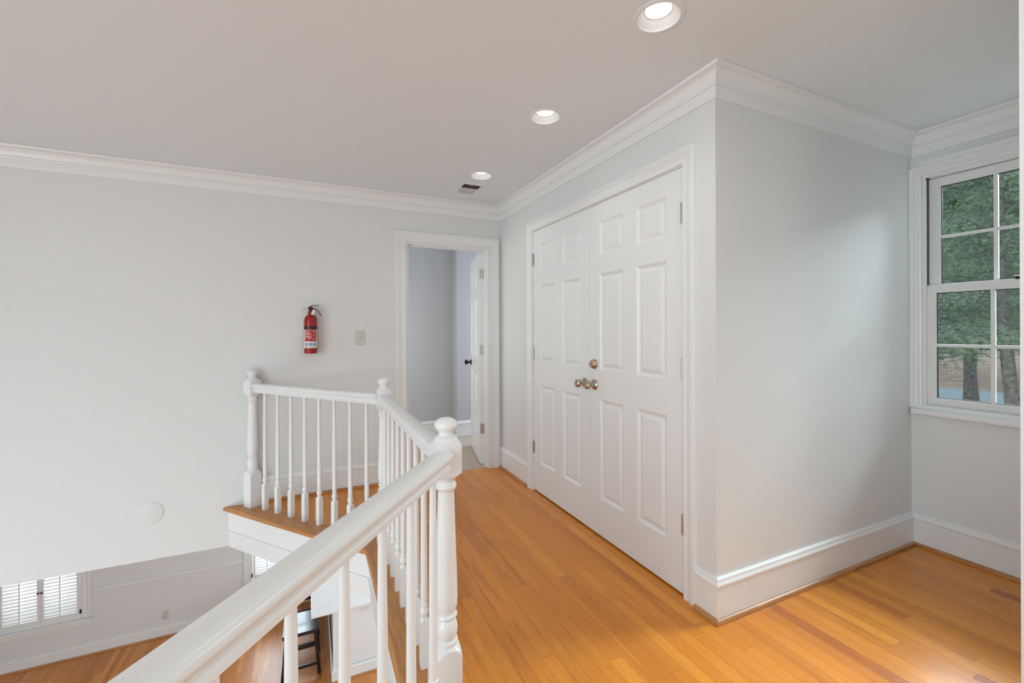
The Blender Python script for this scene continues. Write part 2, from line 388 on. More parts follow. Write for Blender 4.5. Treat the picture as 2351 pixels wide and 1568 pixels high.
# ceiling with real cut-outs for the three recessed lights
LIGHTS = [(1.155, 1.215), (1.145, 2.04), (1.148, 3.015)]
def ceiling():
    bm = BM(); q = .2; V = {}
    def v(x, y):
        k = (round(x, 4), round(y, 4))
        if k not in V: V[k] = bm.verts.new((x, y, H))
        return V[k]
    xs = [XL, 1.15 - q, 1.15 + q, X2 + .16]
    ys = [YN]
    for _, y in LIGHTS: ys += [y - q, y + q]
    ys.append(5.24)
    li = 0
    for j in range(len(ys) - 1):
        for i in range(3):
            if i == 1 and j % 2 == 1:
                cx, cy = LIGHTS[j // 2]; n = 32
                def sqp(k):
                    a = 2 * PI * k / n; c, s = math.cos(a), math.sin(a); m = max(abs(c), abs(s))
                    return 1.15 + q * c / m, cy + q * s / m
                inner = [bm.verts.new((cx + .078 * math.cos(2 * PI * k / n), cy + .078 * math.sin(2 * PI * k / n), H)) for k in range(n)]
                outer = [v(*sqp(k)) for k in range(n)]
                for k in range(n): bm.faces.new([inner[k], inner[(k + 1) % n], outer[(k + 1) % n], outer[k]])
            else:
                bm.faces.new([v(xs[i], ys[j]), v(xs[i + 1], ys[j]), v(xs[i + 1], ys[j + 1]), v(xs[i], ys[j + 1])])
    return bm
bm = ceiling()
for f in bm.faces:
    if f.normal.z > 0: f.normal_flip()
struct('ceiling', bm, M['ceil'], 'flat white ceiling of the upper hall', 'ceiling', fix=False)
bm = BM(); box(bm, XL, YN, H + .16, X2 + .16, 5.24, H + .2)
struct('ceiling_deck', bm, M['ceil'], 'attic deck above the ceiling', 'ceiling')
bm = BM(); prism(bm, [(XL, YB + .11), (3.3, YB + .11), (3.3, YL), (XL, YL)], -.285, -.205)
struct('ceiling_downstairs', bm, M['ceil'], 'white ceiling of the room downstairs', 'ceiling')

# crown molding per wall, mitred
CP = [(XL, YB, 0), (X1, YB, 0), (X1, YC, 0), (X2, YC, 0), (X2, YD, 0), (X1, YD, 0), (X1, YN, 0)]
cove = [(.052 - .034 * math.cos(t) , H - .0145 - .048 + .046 * math.sin(t)) for t in [k * PI / 2 / 8 for k in range(9)]]
crown = [(0, H - .129), (.008, H - .129), (.009, H - .122), (.009, H - .078), (.0165, H - .076), (.018, H - .069), (.014, H - .066)] + cove + [(.058, H - .014), (.060, H - .001), (0, H - .001)]
for i, lb in enumerate(['white crown molding along the back wall', 'white crown molding above the closet doors', 'white crown molding along the alcove side wall', 'white crown molding above the window', 'white crown molding on the near alcove side', 'white crown molding on the near wall end']):
    bm = BM(); sweep(bm, CP, (0, 0, 1), crown, segs=[i]); struct(f'trim_{i + 10}', bm, M['trim'], lb, 'crown molding', smooth=35)

# baseboards + stained shoe
base = [(0, .004), (.015, .004), (.015, .150), (.0205, .154), (.0215, .164), (.016, .172), (.0135, .176), (.0135, .184), (.008, .189), (0, .190)]
shoe = [(.015, .0005), (.032, .0005), (.032, .006), (.029, .013), (.023, .018), (.015, .0195)]
def base_run(side, path, lb, segs=None):
    segs = segs or range(len(path) - 1)
    p3 = [(x, y, 0) for x, y in path]
    bm = BM(); sweep(bm, p3, (0, 0, 1), base, segs=segs); b = struct(f'baseboard_{side}', bm, M['trim'], 'white baseboard ' + lb, 'baseboard', smooth=35)
    if side != 'bedroom':
        bm = BM(); sweep(bm, p3, (0, 0, 1), shoe, segs=segs); obj('shoe_molding', bm, M['shoe'], b, smooth=60)['label'] = 'brown wood shoe molding'
    return b
base_run('back', [(N1.x + .045, YB), (.652, YB)], 'on the back wall behind the short railing')
base_run('closet_far', [(1.583, YB), (X1, YB), (X1, 3.153)], 'between the bedroom doorway and the closet', )
RR = [(X1, 1.461), (X1, YC), (X2, YC), (X2, YD), (X1, YD), (X1, YN)]
base_run('closet_near', RR, 'on the closet corner beside the casing', [0])
base_run('alcove', RR, 'on the alcove side wall', [1])
base_run('right', RR, 'under the window', [2])
base_run('near_right', RR, 'on the near wall end', [3, 4])
base_run('bedroom', [(.2, 5.12), (1.575, 5.12), (1.575, 4.965), (3.2, 4.965)], 'in the room beyond the doorway')

# casings
def casing_prof(w, t=.021):
    return [(0, 0), (0, .011), (.006, .0135), (.012, .0125), (.018, .0105), (w * .45, .012), (w * .62, .015), (w - .026, .0185), (w - .018, .0165), (w - .014, t), (w - .003, t), (w, t - .003), (w, 0)]
g = .004
bm = BM(); sweep(bm, [(DX1 + g, YB, 0.0), (DX1 + g, YB, DZ + g), (DX0 - g, YB, DZ + g), (DX0 - g, YB, 0.0)], (0, -1, 0), casing_prof(.088))
struct('trim_20', bm, M['trim'], 'white casing around the open bedroom doorway', 'door casing', smooth=30)
bm = BM(); sweep(bm, [(X1, CY0 - g, 0.0), (X1, CY0 - g, CZ + g), (X1, CY1 + g, CZ + g), (X1, CY1 + g, 0.0)], (-1, 0, 0), casing_prof(.074))
struct('trim_21', bm, M['trim'], 'white casing around the closet double doors', 'door casing', smooth=30)
# jambs with stops
def jamb(x0, x1, z, y0, y1, stop):
    bm = BM()
    for a, b in ((x0 - .001, x0 + .012), (x1 - .012, x1 + .001)): box(bm, a, y0, 0.001, b, y1, z)
    box(bm, x0 + .012, y0, z - .012, x1 - .012, y1, z + .001)
    return bm
bm = BM()
box(bm, DX0 - .0005, YB - .001, .001, DX0 + .014, YB + .112, DZ); box(bm, DX1 - .014, YB - .001, .001, DX1 + .0005, YB + .112, DZ); box(bm, DX0 + .014, YB - .001, DZ - .014, DX1 - .014, YB + .112, DZ + .0005)
box(bm, DX0 + .014, YB + .03, .001, DX0 + .024, YB + .07, DZ - .014); box(bm, DX1 - .024, YB + .03, .001, DX1 - .014, YB + .07, DZ - .014); box(bm, DX0 + .024, YB + .03, DZ - .024, DX1 - .024, YB + .07, DZ - .014)
struct('trim_22', bm, M['trim'], 'white jamb lining the open bedroom doorway', 'door jamb')
bm = BM()
box(bm, X1 + .001, CY0 - .0005, .001, X1 + .1, CY0 + .003, CZ); box(bm, X1 + .001, CY1 - .003, .001, X1 + .1, CY1 + .0005, CZ); box(bm, X1 + .001, CY0 + .003, CZ - .003, X1 + .1, CY1 - .003, CZ + .0005)
struct('trim_23', bm, M['trim'], 'white jamb lining the closet opening', 'door jamb')

# ------------------------------------------------------------------ six panel doors
def six_panel(w, h, t, zs, side, mul_):
    """front face at y=0 looking to -y, x 0..w"""
    bm = BM(); cols = [0, side, side + (w - 2 * side - mul_) / 2, side + (w - 2 * side + mul_) / 2, w - side, w]
    rows = [0] + zs + [h]
    rings = [(0, 0), (.004, .0035), (.016, .0105), (.021, .0105), (.040, .003)]
    for s, (yy, sg) in enumerate(((0, 1), (t, -1))):
        V = {}
        def v(i, j):
            if (i, j) not in V: V[i, j] = bm.verts.new((cols[i], yy, rows[j]))
            return V[i, j]
        for i in range(5):
            for j in range(len(rows) - 1):
                c = [v(i, j), v(i + 1, j), v(i + 1, j + 1), v(i, j + 1)]
                if i in (1, 3) and j % 2 == 1:
                    prev = c
                    for ins, dp in rings[1:]:
                        x0, x1, z0, z1 = cols[i] + ins, cols[i + 1] - ins, rows[j] + ins, rows[j + 1] - ins
                        nx = [bm.verts.new(p) for p in ((x0, yy + sg * dp, z0), (x1, yy + sg * dp, z0), (x1, yy + sg * dp, z1), (x0, yy + sg * dp, z1))]
                        for k in range(4): bm.faces.new([prev[k], prev[(k + 1) % 4], nx[(k + 1) % 4], nx[k]])
                        prev = nx
                    bm.faces.new(prev)
                else: bm.faces.new(c)
        if s == 0: V0 = V
    nI, nJ = 5, len(rows) - 1
    for i in range(nI):
        for j in (0, nJ): bm.faces.new([V0[i, j], V0[i + 1, j], V[i + 1, j], V[i, j]])
    for j in range(nJ):
        for i in (0, nI): bm.faces.new([V0[i, j], V0[i, j + 1], V[i, j + 1], V[i, j]])
    return bm
ZS = [.225, .834, 1.014, 1.605, 1.72, 1.925]
def knob_bm(bm_, M4, deadbolt=False):
    lathe(bm_, [(.0325, 0), (.0325, .003), (.030, .006), (.023, .010), (.020, .013), (.0125, .016), (.0105, .024), (.0115, .032), (.018, .038), (.0245, .045), (.0268, .054), (.0255, .062), (.020, .069), (.010, .0735), (.0001, .0745)], 32, M4)
HINGE_H = .092
def hinge_bm():
    bm = BM()
    for k in range(5):
        z0 = -HINGE_H / 2 + k * HINGE_H / 5
        lathe(bm, [(.0055, z0 + .0005), (.006, z0 + .001), (.006, z0 + HINGE_H / 5 - .001), (.0055, z0 + HINGE_H / 5 - .0005)], 14)
    lathe(bm, [(.002, -HINGE_H / 2 - .004), (.0045, -HINGE_H / 2 - .002), (.0045, HINGE_H / 2 + .002), (.002, HINGE_H / 2 + .004)], 12)
    return bm
def closet_door(n, y_hinge, sgn, label, deadbolt):
    # local x runs from the hinge; front faces the hall (-X)
    w, h = .7655, 2.036
    bm = six_panel(w, h, .035, ZS, .108, .116)
    # local (x, y, z) -> world: x along -/+Y, y into +X
    M4 = Matrix(((0, 1, 0, X1 + .002), (sgn, 0, 0, y_hinge), (0, 0, 1, .011), (0, 0, 0, 1)))
    bmesh.ops.transform(bm, matrix=M4, verts=bm.verts)
    d = struct(f'door_{n}', bm, M['door'], label, 'closet door')
    for z in (.345, 1.085, 1.829):
        b = hinge_bm(); bmesh.ops.transform(b, matrix=Matrix.Translation((X1 - .005, y_hinge + sgn * .001, z)), verts=b.verts)
        box(b, X1 - .0005, y_hinge - sgn * .003, z - HINGE_H / 2, X1 + .0015, y_hinge + sgn * .012, z + HINGE_H / 2)
        obj('hinge', b, M['steel'], d, smooth=40)['label'] = 'brushed steel hinge'
    b = BM(); knob_bm(b, axis_m((X1 + .002, y_hinge + sgn * (w - .053), .93), (-1, 0, 0)))
    obj('door_knob', b, M['nickel'], d, smooth=40)['label'] = 'round satin nickel knob'
    if deadbolt:
        b = BM(); lathe(b, [(.032, 0), (.032, .003), (.0315, .006), (.0215, .026), (.0200, .0275), (.0195, .0265), (.0190, .0275), (.0001, .0275)], 40, axis_m((X1 + .002, y_hinge + sgn * (w - .053), 1.058), (-1, 0, 0)))
        box(b, X1 - .0272, y_hinge + sgn * (w - .053) - .001, 1.058 - .006, X1 - .0262, y_hinge + sgn * (w - .053) + .001, 1.058 + .006)
        obj('deadbolt', b, M['nickel'], d, smooth=40)['label'] = 'round satin nickel deadbolt'
    # ball catch at the head
    b = BM(); yc = y_hinge + sgn * (w - .05); box(b, X1 - .0005, yc - .03, 2.0475, X1 + .03, yc + .03, 2.0485)
    obj('catch_plate', b, M['nickel'], d)
    return d
closet_door(1, 3.072 - .0015, -1, 'left white six panel closet door with one knob', False)
closet_door(2, 1.539 + .0015, 1, 'right white six panel closet door with knob and deadbolt', True)

# open bedroom door
hx, hy, ang = 1.478, YB + .106, math.radians(77.5)
w, h = .715, 1.985
bm = six_panel(w, h, .035, [z * .975 for z in ZS], .1, .105)
dvec = Vector((math.cos(ang), math.sin(ang), 0)); nvec = Vector((math.sin(ang), -math.cos(ang), 0))
# door face visible from the hall is on the -x side: thickness goes back towards +nvec
T = Matrix(((dvec.x, nvec.x, 0, hx - nvec.x * .035), (dvec.y, nvec.y, 0, hy - nvec.y * .035), (0, 0, 1, .018), (0, 0, 0, 1)))
bmesh.ops.transform(bm, matrix=T, verts=bm.verts)
d3 = struct('door_3', bm, M['door'], 'white six panel bedroom door standing open into the far room', 'door')
for z in (.345, 1.085, 1.80):
    b = hinge_bm(); bmesh.ops.transform(b, matrix=Matrix.Translation((hx + .0, hy - .006, z)), verts=b.verts)
    box(b, -.0015, .002, z - .046, 0, .033, z + .046, M4=T @ Matrix.Translation((0, 0, -.018)))
    box(b, DX1 - .0155, YB + .074, z - .046, DX1 - .0138, YB + .106, z + .046)
    obj('hinge', b, M['steel'], d3, smooth=40)['label'] = 'brushed steel hinge'
for s_, y_ in ((-1, 0.0), (1, .035)):
    b = BM(); p = T @ Vector((w - .06, y_, .905)); knob_bm(b, axis_m(p, nvec * s_))
    obj('door_knob', b, M['dark'], d3, smooth=40)['label'] = 'dark round knob'

# ------------------------------------------------------------------ balustrade
def expand(prof, step=.004):
    out = [prof[0]]
    for (r0, h0), (r1, h1) in zip(prof, prof[1:]):
        n = max(1, int(abs(h1 - h0) / step)) if abs(r1 - r0) > .004 else 1
        for k in range(1, n + 1): out.append((r0 + (r1 - r0) * k / n, h0 + (h1 - h0) * k / n))
    return out
HS = .041
newel_turn = [(.09, 0), (.09, .215), (.058, .236), (.050, .247), (.041, .256), (.034, .262), (.034, .266), (.0365, .270), (.0365, .275), (.030, .280), (.031, .284),
    (.0345, .295), (.0362, .308), (.0355, .322), (.031, .336), (.027, .343), (.027, .346), (.033, .350), (.0355, .355), (.033, .361), (.028, .364), (.031, .372), (.0355, .39), (.0365, .41),
    (.0355, .46), (.0325, .56), (.0285, .68), (.0265, .752), (.0268, .756), (.0325, .763), (.0345, .770), (.0325, .779), (.030, .782), (.0285, .788), (.033, .797), (.040, .803), (.058, .818),
    (.09, .832), (.09, .885), (.058, .906), (.050, .914), (.043, .919)]
fin = [(.043, .917), (.040, .921), (.037, .925), (.0355, .929), (.033, .930), (.027, .934), (.0235, .938), (.0225, .943), (.0235, .948), (.030, .954), (.0355, .960), (.0375, .966), (.0368, .973), (.033, .980), (.026, .9865), (.016, .991), (.006, .9925), (.0002, .993)]
def arcs(p):  # smoother shoulder rings on the square blocks
    return expand(p, .003)
bal_turn = [(.03, 0), (.03, .165), (.0225, .176), (.019, .181), (.0135, .187), (.0115, .190), (.0125, .194), (.0165, .203), (.0175, .211), (.0160, .220), (.0120, .227), (.0120, .230), (.0150, .233), (.0150, .237), (.0122, .240),
    (.0125, .245), (.0140, .262), (.0138, .30), (.0118, .60), (.0098, .80), (.0096, .84)]
BAL = thing('balustrade', (N3.x, N3.y, 0), 'white painted balustrade of turned newel posts, handrails and balusters around the stair opening', 'balustrade')
def local(v): return (v.x - N3.x, v.y - N3.y, 0)
bm = BM(); lathe(bm, arcs(newel_turn), 48, sq=HS)
newel = obj('newel_post', bm, M['rail'], BAL, smooth=28)
bm = BM(); lathe(bm, fin, 48); finial = obj('finial', bm, M['rail'], newel, smooth=50)
ang12 = math.atan2(d12.y, d12.x); ang34 = math.atan2(d34.y, d34.x)
for k, (P, r) in enumerate(((N3, 0), (N2, 0), (N1, ang12), (N4, ang34))):
    o = newel if k == 0 else dup(newel, BAL)
    o.location = local(P); o.rotation_euler.z = r
bm = BM(); lathe(bm, expand(bal_turn, .004), 20, sq=.0155); bal0 = obj('baluster', bm, M['rail'], BAL, smooth=30)
spots = []
L12 = (N1 - N2).length
for k in range(8): spots.append((N2 + d12 * (L12 - .142 - k * .1395), ang12))
for k in range(9): spots.append((Vector((N3.x - .010, 1.507 + k * .1345, 0)), 0))
nrm = Vector((-d34.y, d34.x, 0))
for k in range(8): spots.append((N3 + nrm * .006 + d34 * (.122 + .1475 * k), ang34))
for k, (P, r) in enumerate(spots):
    o = bal0 if k == 0 else dup(bal0, BAL)
    o.location = local(P); o.rotation_euler.z = r
# handrail profile, (sideways, height)
hp = [(.019, 0), (.019, .006), (.0235, .010), (.0235, .016), (.020, .020), (.0205, .026), (.0245, .034), (.0305, .039), (.0335, .044), (.0335, .051), (.030, .058), (.022, .0635), (.011, .0665), (0, .0675)]
hprof = [(x, z + .829) for x, z in hp] + [(-x, z + .829) for x, z in hp[::-1][1:]]
for a, b, lb in ((N1, N2, 'short handrail by the back wall'), (N2, N3, 'handrail running along the hall'), (N3, N4, 'nearest handrail crossing the foreground')):
    bm = BM(); d = (b - a).normalized()
    o = Vector((0, 0, 0))
    if a is N2: o = Vector((-.006, 0, 0))
    if a is N3: o = nrm * .006
    pa, pb = a + d * (HS - .006) + o, b - d * (HS - .006) + o
    if a is N3: pa = a + d * (HS - .004) + o - d * .0
    sweep(bm, [tuple(pa), tuple(pb)], (0, 0, 1), hprof)
    h_ = obj('handrail', bm, M['rail'], BAL, smooth=40, loc=(-N3.x, -N3.y, 0)); h_['label'] = lb

# ------------------------------------------------------------------ recessed lights and vent
def light_thing(n, x, y, label):
    t = thing('recessed_light', (x, y, H), label, 'ceiling light', 'recessed ceiling lights')
    b = BM(); ri, ro, k = .0755, .094, 40
    prof = [(ri, -.0002), (ri, -.003), (ri + .003, -.0045), (ro - .004, -.0025), (ro, -.0002)]
    rings = [[b.verts.new((r * math.cos(2 * PI * i / k), r * math.sin(2 * PI * i / k), z)) for i in range(k)] for r, z in prof]
    for a_, b_ in zip(rings, rings[1:] + rings[:1]):
        for i in range(k): b.faces.new([a_[i], a_[(i + 1) % k], b_[(i + 1) % k], b_[i]])
    obj('trim_ring', b, M['trim'], t, smooth=40)
    b = BM(); pr = [(.0750, -.002)]
    for q in range(9): pr += [(.0738 - q * .0024, .002 + q * .0026), (.0722 - q * .0024, .0030 + q * .0026)]
    pr += [(.051, .0255), (.0475, .0262), (.0475, .034)]
    rings = [[b.verts.new((r * math.cos(2 * PI * i / k), r * math.sin(2 * PI * i / k), z)) for i in range(k)] for r, z in pr]
    for a_, b_ in zip(rings, rings[1:]):
        for i in range(k): b.faces.new([a_[i], b_[i], b_[(i + 1) % k], a_[(i + 1) % k]])
    obj('baffle', b, M['trim'], t, fix=False)
    b = BM(); lathe(b, [(.0470, .031), (.0465, .0285), (.030, .0272), (.0001, .027)], 40); obj('lens', b, M['lens'], t, smooth=60)['label'] = 'glowing white lens'
    l = bpy.data.lights.new('bulb', 'SPOT'); l.energy = 4.0; l.shadow_soft_size = .04; l.spot_size = math.radians(135); l.spot_blend = .9; l.color = (1, .97, .93)
    lo = link(bpy.data.objects.new('bulb', l)); lo.parent = t; lo.location = (0, 0, -.006)
    return t
light_thing(0, *LIGHTS[0], 'nearest of three round recessed ceiling lights')
light_thing(1, *LIGHTS[1], 'middle of three round recessed ceiling lights')
light_thing(2, *LIGHTS[2], 'farthest recessed ceiling light, beside the air vent')
v = thing('air_vent', (1.16, 3.37, H), 'small white rectangular ceiling air vent near the doorway', 'vent')
vx, vy = .093, .165
b = BM()
box(b, -vx, -vy, -.005, vx, -vy + .022, 0); box(b, -vx, vy - .022, -.005, vx, vy, 0); box(b, -vx, -vy + .022, -.005, -vx + .022, vy - .022, 0); box(b, vx - .022, -vy + .022, -.005, vx, vy - .022, 0)
obj('frame', b, M['trim'], v)
b = BM()
box(b, -vx + .022, -.03, -.007, vx - .022, vy - .022, -.001) if False else None
box(b, -vx + .022, .08, -.008, vx - .022, vy - .022, -.0045)
box(b, -vx + .022, -.055, -.008, vx - .022, -.048, -.0045)
for k in range(12):
    x = -vx + .026 + k * (2 * vx - .052) / 11
    box(b, x - .0035, -.048, -.008, x + .0035, .08, -.0045)
obj('grille', b, M['trim'], v)
b = BM(); box(b, -vx + .0225, -vy + .0225, -.0035, vx - .0225, vy - .0225, -.0005); obj('duct_shade_plate', b, M['shadow'], v)['label'] = 'dark plate standing in for the shade inside the vent'  # dark plate painted for the shade between the slats
b = BM(); lathe(b, [(.003, 0), (.003, -.003)], 10, Matrix.Translation((-.01, -vy + .045, -.004))); box(b, -.02, -vy + .03, -.0065, .0, -vy + .036, -.0036); obj('damper_lever', b, M['steel'], v)

# ------------------------------------------------------------------ upper wall fittings
def plate_bm(w, h, t=.005):
    b = BM(); box(b, -w / 2, -t, -h / 2, w / 2, 0, h / 2, bev=.002); return b
def outlet(loc, label, m, group=None, rot90=False):
    t = thing('electrical_outlet', loc, label, 'outlet', group)
    w, h = (.115, .072) if rot90 else (.072, .115)
    obj('cover_plate', plate_bm(w, h), m, t)
    for s in (-1, 1):
        b = BM(); R_ = Matrix.Rotation(PI / 2 if rot90 else 0, 4, 'Y')
        c = R_ @ Vector((0, 0, s * .0195))
        lathe(b, [(.0165, 0), (.0165, .0015), (.015, .0025), (.0001, .0025)], 24, axis_m((c.x, -.005, c.z), (0, -1, 0)))
        r = obj('receptacle', b, m, t, smooth=40)
        b = BM()
        for dx, hh in ((-.006, .008), (.006, .006)):
            vs = box(b, dx - .001, -.0079, s * .0195 + .003 - hh / 2, dx + .001, -.0074, s * .0195 + .003 + hh / 2)
        box(b, -.002, -.0079, s * .0195 - .010, .002, -.0074, s * .0195 - .006)
        bmesh.ops.transform(b, matrix=R_, verts=b.verts)
        obj('slots', b, M['ink'], r)
    return t
sw = thing('light_switch', (.366, YB, 1.213), 'almond toggle light switch plate on the back wall', 'light switch')
obj('cover_plate', plate_bm(.076, .118), M['plate'], sw)
b = BM(); box(b, -.005, -.0075, -.012, .005, -.004, .012, bev=.001); obj('toggle_slot', b, M['plate'], sw)
b = BM(); box(b, -.0035, -.020, -.004, .0035, -.006, .006, bev=.001, M4=Matrix.Rotation(.35, 4, 'X')); obj('toggle', b, M['plate'], sw)
for z in (-.03, .03):
    b = BM(); lathe(b, [(.003, 0), (.0028, .001), (.0001, .0012)], 12, axis_m((0, -.005, z), (0, -1, 0))); obj('screw', b, M['steel'], sw)
outlet((.835, 5.12, .435), 'outlet on the grey wall of the far room', M['plate'])
outlet((-1.747, YL, -2.472), 'outlet low on the downstairs wall between two shuttered windows', M['plate'])
cd = BM(); lathe(cd, [(.077, 0), (.077, .001), (.0745, .004), (.071, .0052), (.0001, .0056)], 48, axis_m((-.995, YB, .032), (0, -1, 0)))
tag(obj('blank_cover', cd, M['wall'], smooth=40), 'flat round white blank cover low on the back wall', 'cover plate')

# fire extinguisher
FE = thing('fire_extinguisher', (.0015, YB, 1.098), 'red fire extinguisher with white label hanging on the back wall', 'fire extinguisher')
cy = -.058; rr = .0455
C = Matrix.Translation((0, cy, 0))
b = BM(); lathe(b, [(.030, .004), (.040, 0), (.0445, .002), (rr, .008), (rr, .245), (.0445, .258), (.041, .272), (.034, .284), (.024, .293), (.0165, .298), (.0150, .304), (.0150, .315), (.0001, .3155)], 40, C); obj('cylinder', b, M['red'], FE, smooth=40)
b = BM(); lathe(b, [(rr + .0005, .186), (rr + .0022, .187), (rr + .0022, .205), (rr + .0005, .206)], 40, C)
box(b, -.012, cy + rr - .003, .17, .012, -.001, .22); obj('wall_strap', b, M['black'], FE, smooth=40)
def curved(bm_, x0, x1, z0, z1, off, seg=12, mi=0):
    """patch on the cylinder front; x given as arc length"""
    R_ = rr + off
    cols = []
    for i in range(seg + 1):
        a = (x0 + (x1 - x0) * i / seg) / rr
        cols.append([bm_.verts.new((R_ * math.sin(a), cy - R_ * math.cos(a), z)) for z in (z0, z1)])
    for p, q in zip(cols, cols[1:]):
        f = bm_.faces.new([p[0], q[0], q[1], p[1]]); f.material_index = mi
def text_mesh(txt, size):
    c = bpy.data.curves.new('t', 'FONT'); c.body = txt; c.size = size; c.align_x = 'CENTER'; c.align_y = 'CENTER'; c.extrude = 0
    o = bpy.data.objects.new('t', c); COL.objects.link(o); bpy.context.view_layer.update()
    me = bpy.data.meshes.new_from_object(o.evaluated_get(bpy.context.evaluated_depsgraph_get()))
    bpy.data.objects.remove(o); bpy.data.curves.remove(c); return me
def wrap_text(name, txt, size, x, z, m, parent, off=.0012, sxk=1.0):
    me = text_mesh(txt, size)
    for v_ in me.vertices:
        a = (x + v_.co.x * sxk) / rr; zz = z + v_.co.y
        v_.co = ((rr + off) * math.sin(a), cy - (rr + off) * math.cos(a), zz)
    me.materials.clear(); me.materials.append(m); o = link(bpy.data.objects.new(name, me)); o.parent = parent; return o
b = BM(); curved(b, -.056, .056, .042, .184, .0004, 20); lab = obj('paper_label', b, M['cream'], FE, fix=False); lab['label'] = 'cream and red instruction label'
b = BM(); curved(b, -.044, .044, .093, .184, .0007, 20); obj('red_panel', b, M['redlabel'], lab, fix=False)
wrap_text('heading', 'INSTRUCTIONS', .0108, 0, .1765, M['cream'], lab)
b = BM()
for (x0, x1, z) in ((-.040, -.020, .166), (-.040, -.018, .162), (-.040, .006, .158), (-.040, .004, .149), (-.040, .000, .145), (-.040, .010, .140), (-.04, .006, .130), (-.04, .004, .126), (-.04, .03, .122), (-.02, .010, .112)):
    curved(b, x0, x1, z, z + .0018, .0011, 6)
for z in (.160, .139, .106): curved(b, .022, .031, z, z + .006, .0011, 3); curved(b, .012, .022, z + .001, z + .003, .0011, 3)
obj('instruction_lines', b, M['cream'], lab, fix=False)
b = BM()
for x in (-.029, 0, .029): curved(b, x - .010, x + .010, .062, .080, .0011, 6)
obj('class_symbols', b, M['blue'], lab, fix=False)
for x, ch in ((-.029, 'A'), (0, 'B'), (.029, 'C')):
    wrap_text('symbol_letter', ch, .017, x, .071, M['cream'], lab, .0015)
    wrap_text('symbol_caption', ch, .007, x, .0855, M['ink'], lab, .0015)
wrap_text('brand', 'FIRST ALERT', .0085, .007, .052, M['ink'], lab)
b = BM(); R_ = rr + .0012
pts = [(-.0305 + dx, .052 + dz) for dx, dz in ((-.006, 0), (0, -.006), (.006, 0), (0, .006))]
b.faces.new([b.verts.new((R_ * math.sin(x / rr), cy - R_ * math.cos(x / rr), z)) for x, z in pts]); obj('diamond_logo', b, M['ink'], lab, fix=False)
b = BM(); lathe(b, [(.013, .310), (.014, .318), (.012, .325), (.012, .345)], 20, C); box(b, -.011, cy - .016, .322, .013, cy + .016, .358, bev=.004)
obj('valve_body', b, mat('dark_red_valve', (.20, .012, .012), .35), FE, smooth=40)
b = BM(); lathe(b, [(.0185, 0), (.0185, .005), (.016, .008), (.0001, .0085)], 28, axis_m((.001, cy - .016, .342), (0, -1, 0))); ga = obj('pressure_gauge', b, mat('gauge_red', (.16, .02, .02), .3), FE, smooth=40)
b = BM(); lathe(b, [(.010, 0), (.010, .0006), (.0001, .0008)], 20, axis_m((.001, cy - .0246, .342), (0, -1, 0))); obj('gauge_face', b, M['dark'], ga)
b = BM(); box(b, .0, cy - .009, .359, .062, cy + .009, .364, bev=.001); box(b, -.014, cy - .009, .345, .004, cy + .009, .351, M4=None); 
b2 = BM(); pts = [(-.012, .349), (.004, .361), (.016, .3645), (.058, .365)]
for b_ in (b2,):
    vs = [[b_.verts.new((x, cy + s * .009, z + o)) for s, o in ((-1, 0), (1, 0), (1, .005), (-1, .005))] for x, z in pts]
    for p, q in zip(vs, vs[1:]):
        for k in range(4): b_.faces.new([p[k], p[(k + 1) % 4], q[(k + 1) % 4], q[k]])
    b_.faces.new(vs[0]); b_.faces.new(vs[-1][::-1])
b.free(); obj('squeeze_lever', b2, M['black'], FE)
b2 = BM(); pts = [(.012, .345), (.030, .336), (.050, .322), (.063, .304), (.073, .282)]
vs = [[b2.verts.new((x + o, cy + s * .008, z + o)) for s, o in ((-1, 0), (1, 0), (1, .004), (-1, .004))] for x, z in pts]
for p, q in zip(vs, vs[1:]):
    for k in range(4): b2.faces.new([p[k], p[(k + 1) % 4], q[(k + 1) % 4], q[k]])
b2.faces.new(vs[0]); b2.faces.new(vs[-1][::-1]); obj('carry_handle', b2, M['black'], FE)
b = BM(); lathe(b, [(.0065, 0), (.0075, .02), (.0075, .038), (.006, .040)], 18, axis_m((-.014, cy, .342), (-1, 0, 0))); obj('nozzle', b, mat('clear_grey_plastic', (.62, .60, .62), .3), FE, smooth=40)
b = BM(); box(b, -.018, cy - .006, .302, -.012, cy + .006, .322, bev=.001); obj('pull_pin', b, M['black'], FE)
b = BM(); box(b, -.010, -.001, -.019, .010, 0, .019, M4=Matrix.Translation((.018, cy - .021, .313)) @ Matrix.Rotation(.32, 4, 'Y')); obj('inspection_tag', b, M['cream'], FE)
b = BM(); box(b, -.016, -.012, .09, .016, 0, .24, bev=.003); box(b, -.054, cy + .01, .17, -.046, -.001, .215) ; obj('wall_bracket', b, M['cream'], FE)

# ------------------------------------------------------------------ alcove window
Wn = thing('window_1', (X2, .905, WZ0), 'white double hung window with divided panes in the alcove', 'window', kind='structure')
def wpart(name, bm_, m, parent=None, smooth=None):
    bmesh.ops.transform(bm_, matrix=Matrix.Translation((-X2, -.905, -WZ0)), verts=bm_.verts)
    return obj(name, bm_, m, parent or Wn, smooth=smooth)
b = BM(); sweep(b, [(X2, WY0 - .004, WZ0 + .008), (X2, WY0 - .004, WZ1 + .004), (X2, WY1 + .004, WZ1 + .004), (X2, WY1 + .004, WZ0 + .008)], (-1, 0, 0), casing_prof(.053))
wpart('casing', b, M['trim'], smooth=30)
b = BM(); sweep(b, [(X2 - .022, WY0 - .004, WZ1 + .056), (X2 - .022, WY1 + .004, WZ1 + .056)], (-1, 0, 0), [(0, -.022), (0, .0), (.024, 0), (.024, -.022)]); 
wpart('head_trim', b, M['trim'])
b = BM(); box(b, X2 - .042, YD + .012, WZ0 - .024, X2 + .06, YC - .012, WZ0 + .008, bev=.008); wpart('stool', b, M['trim'], smooth=40)
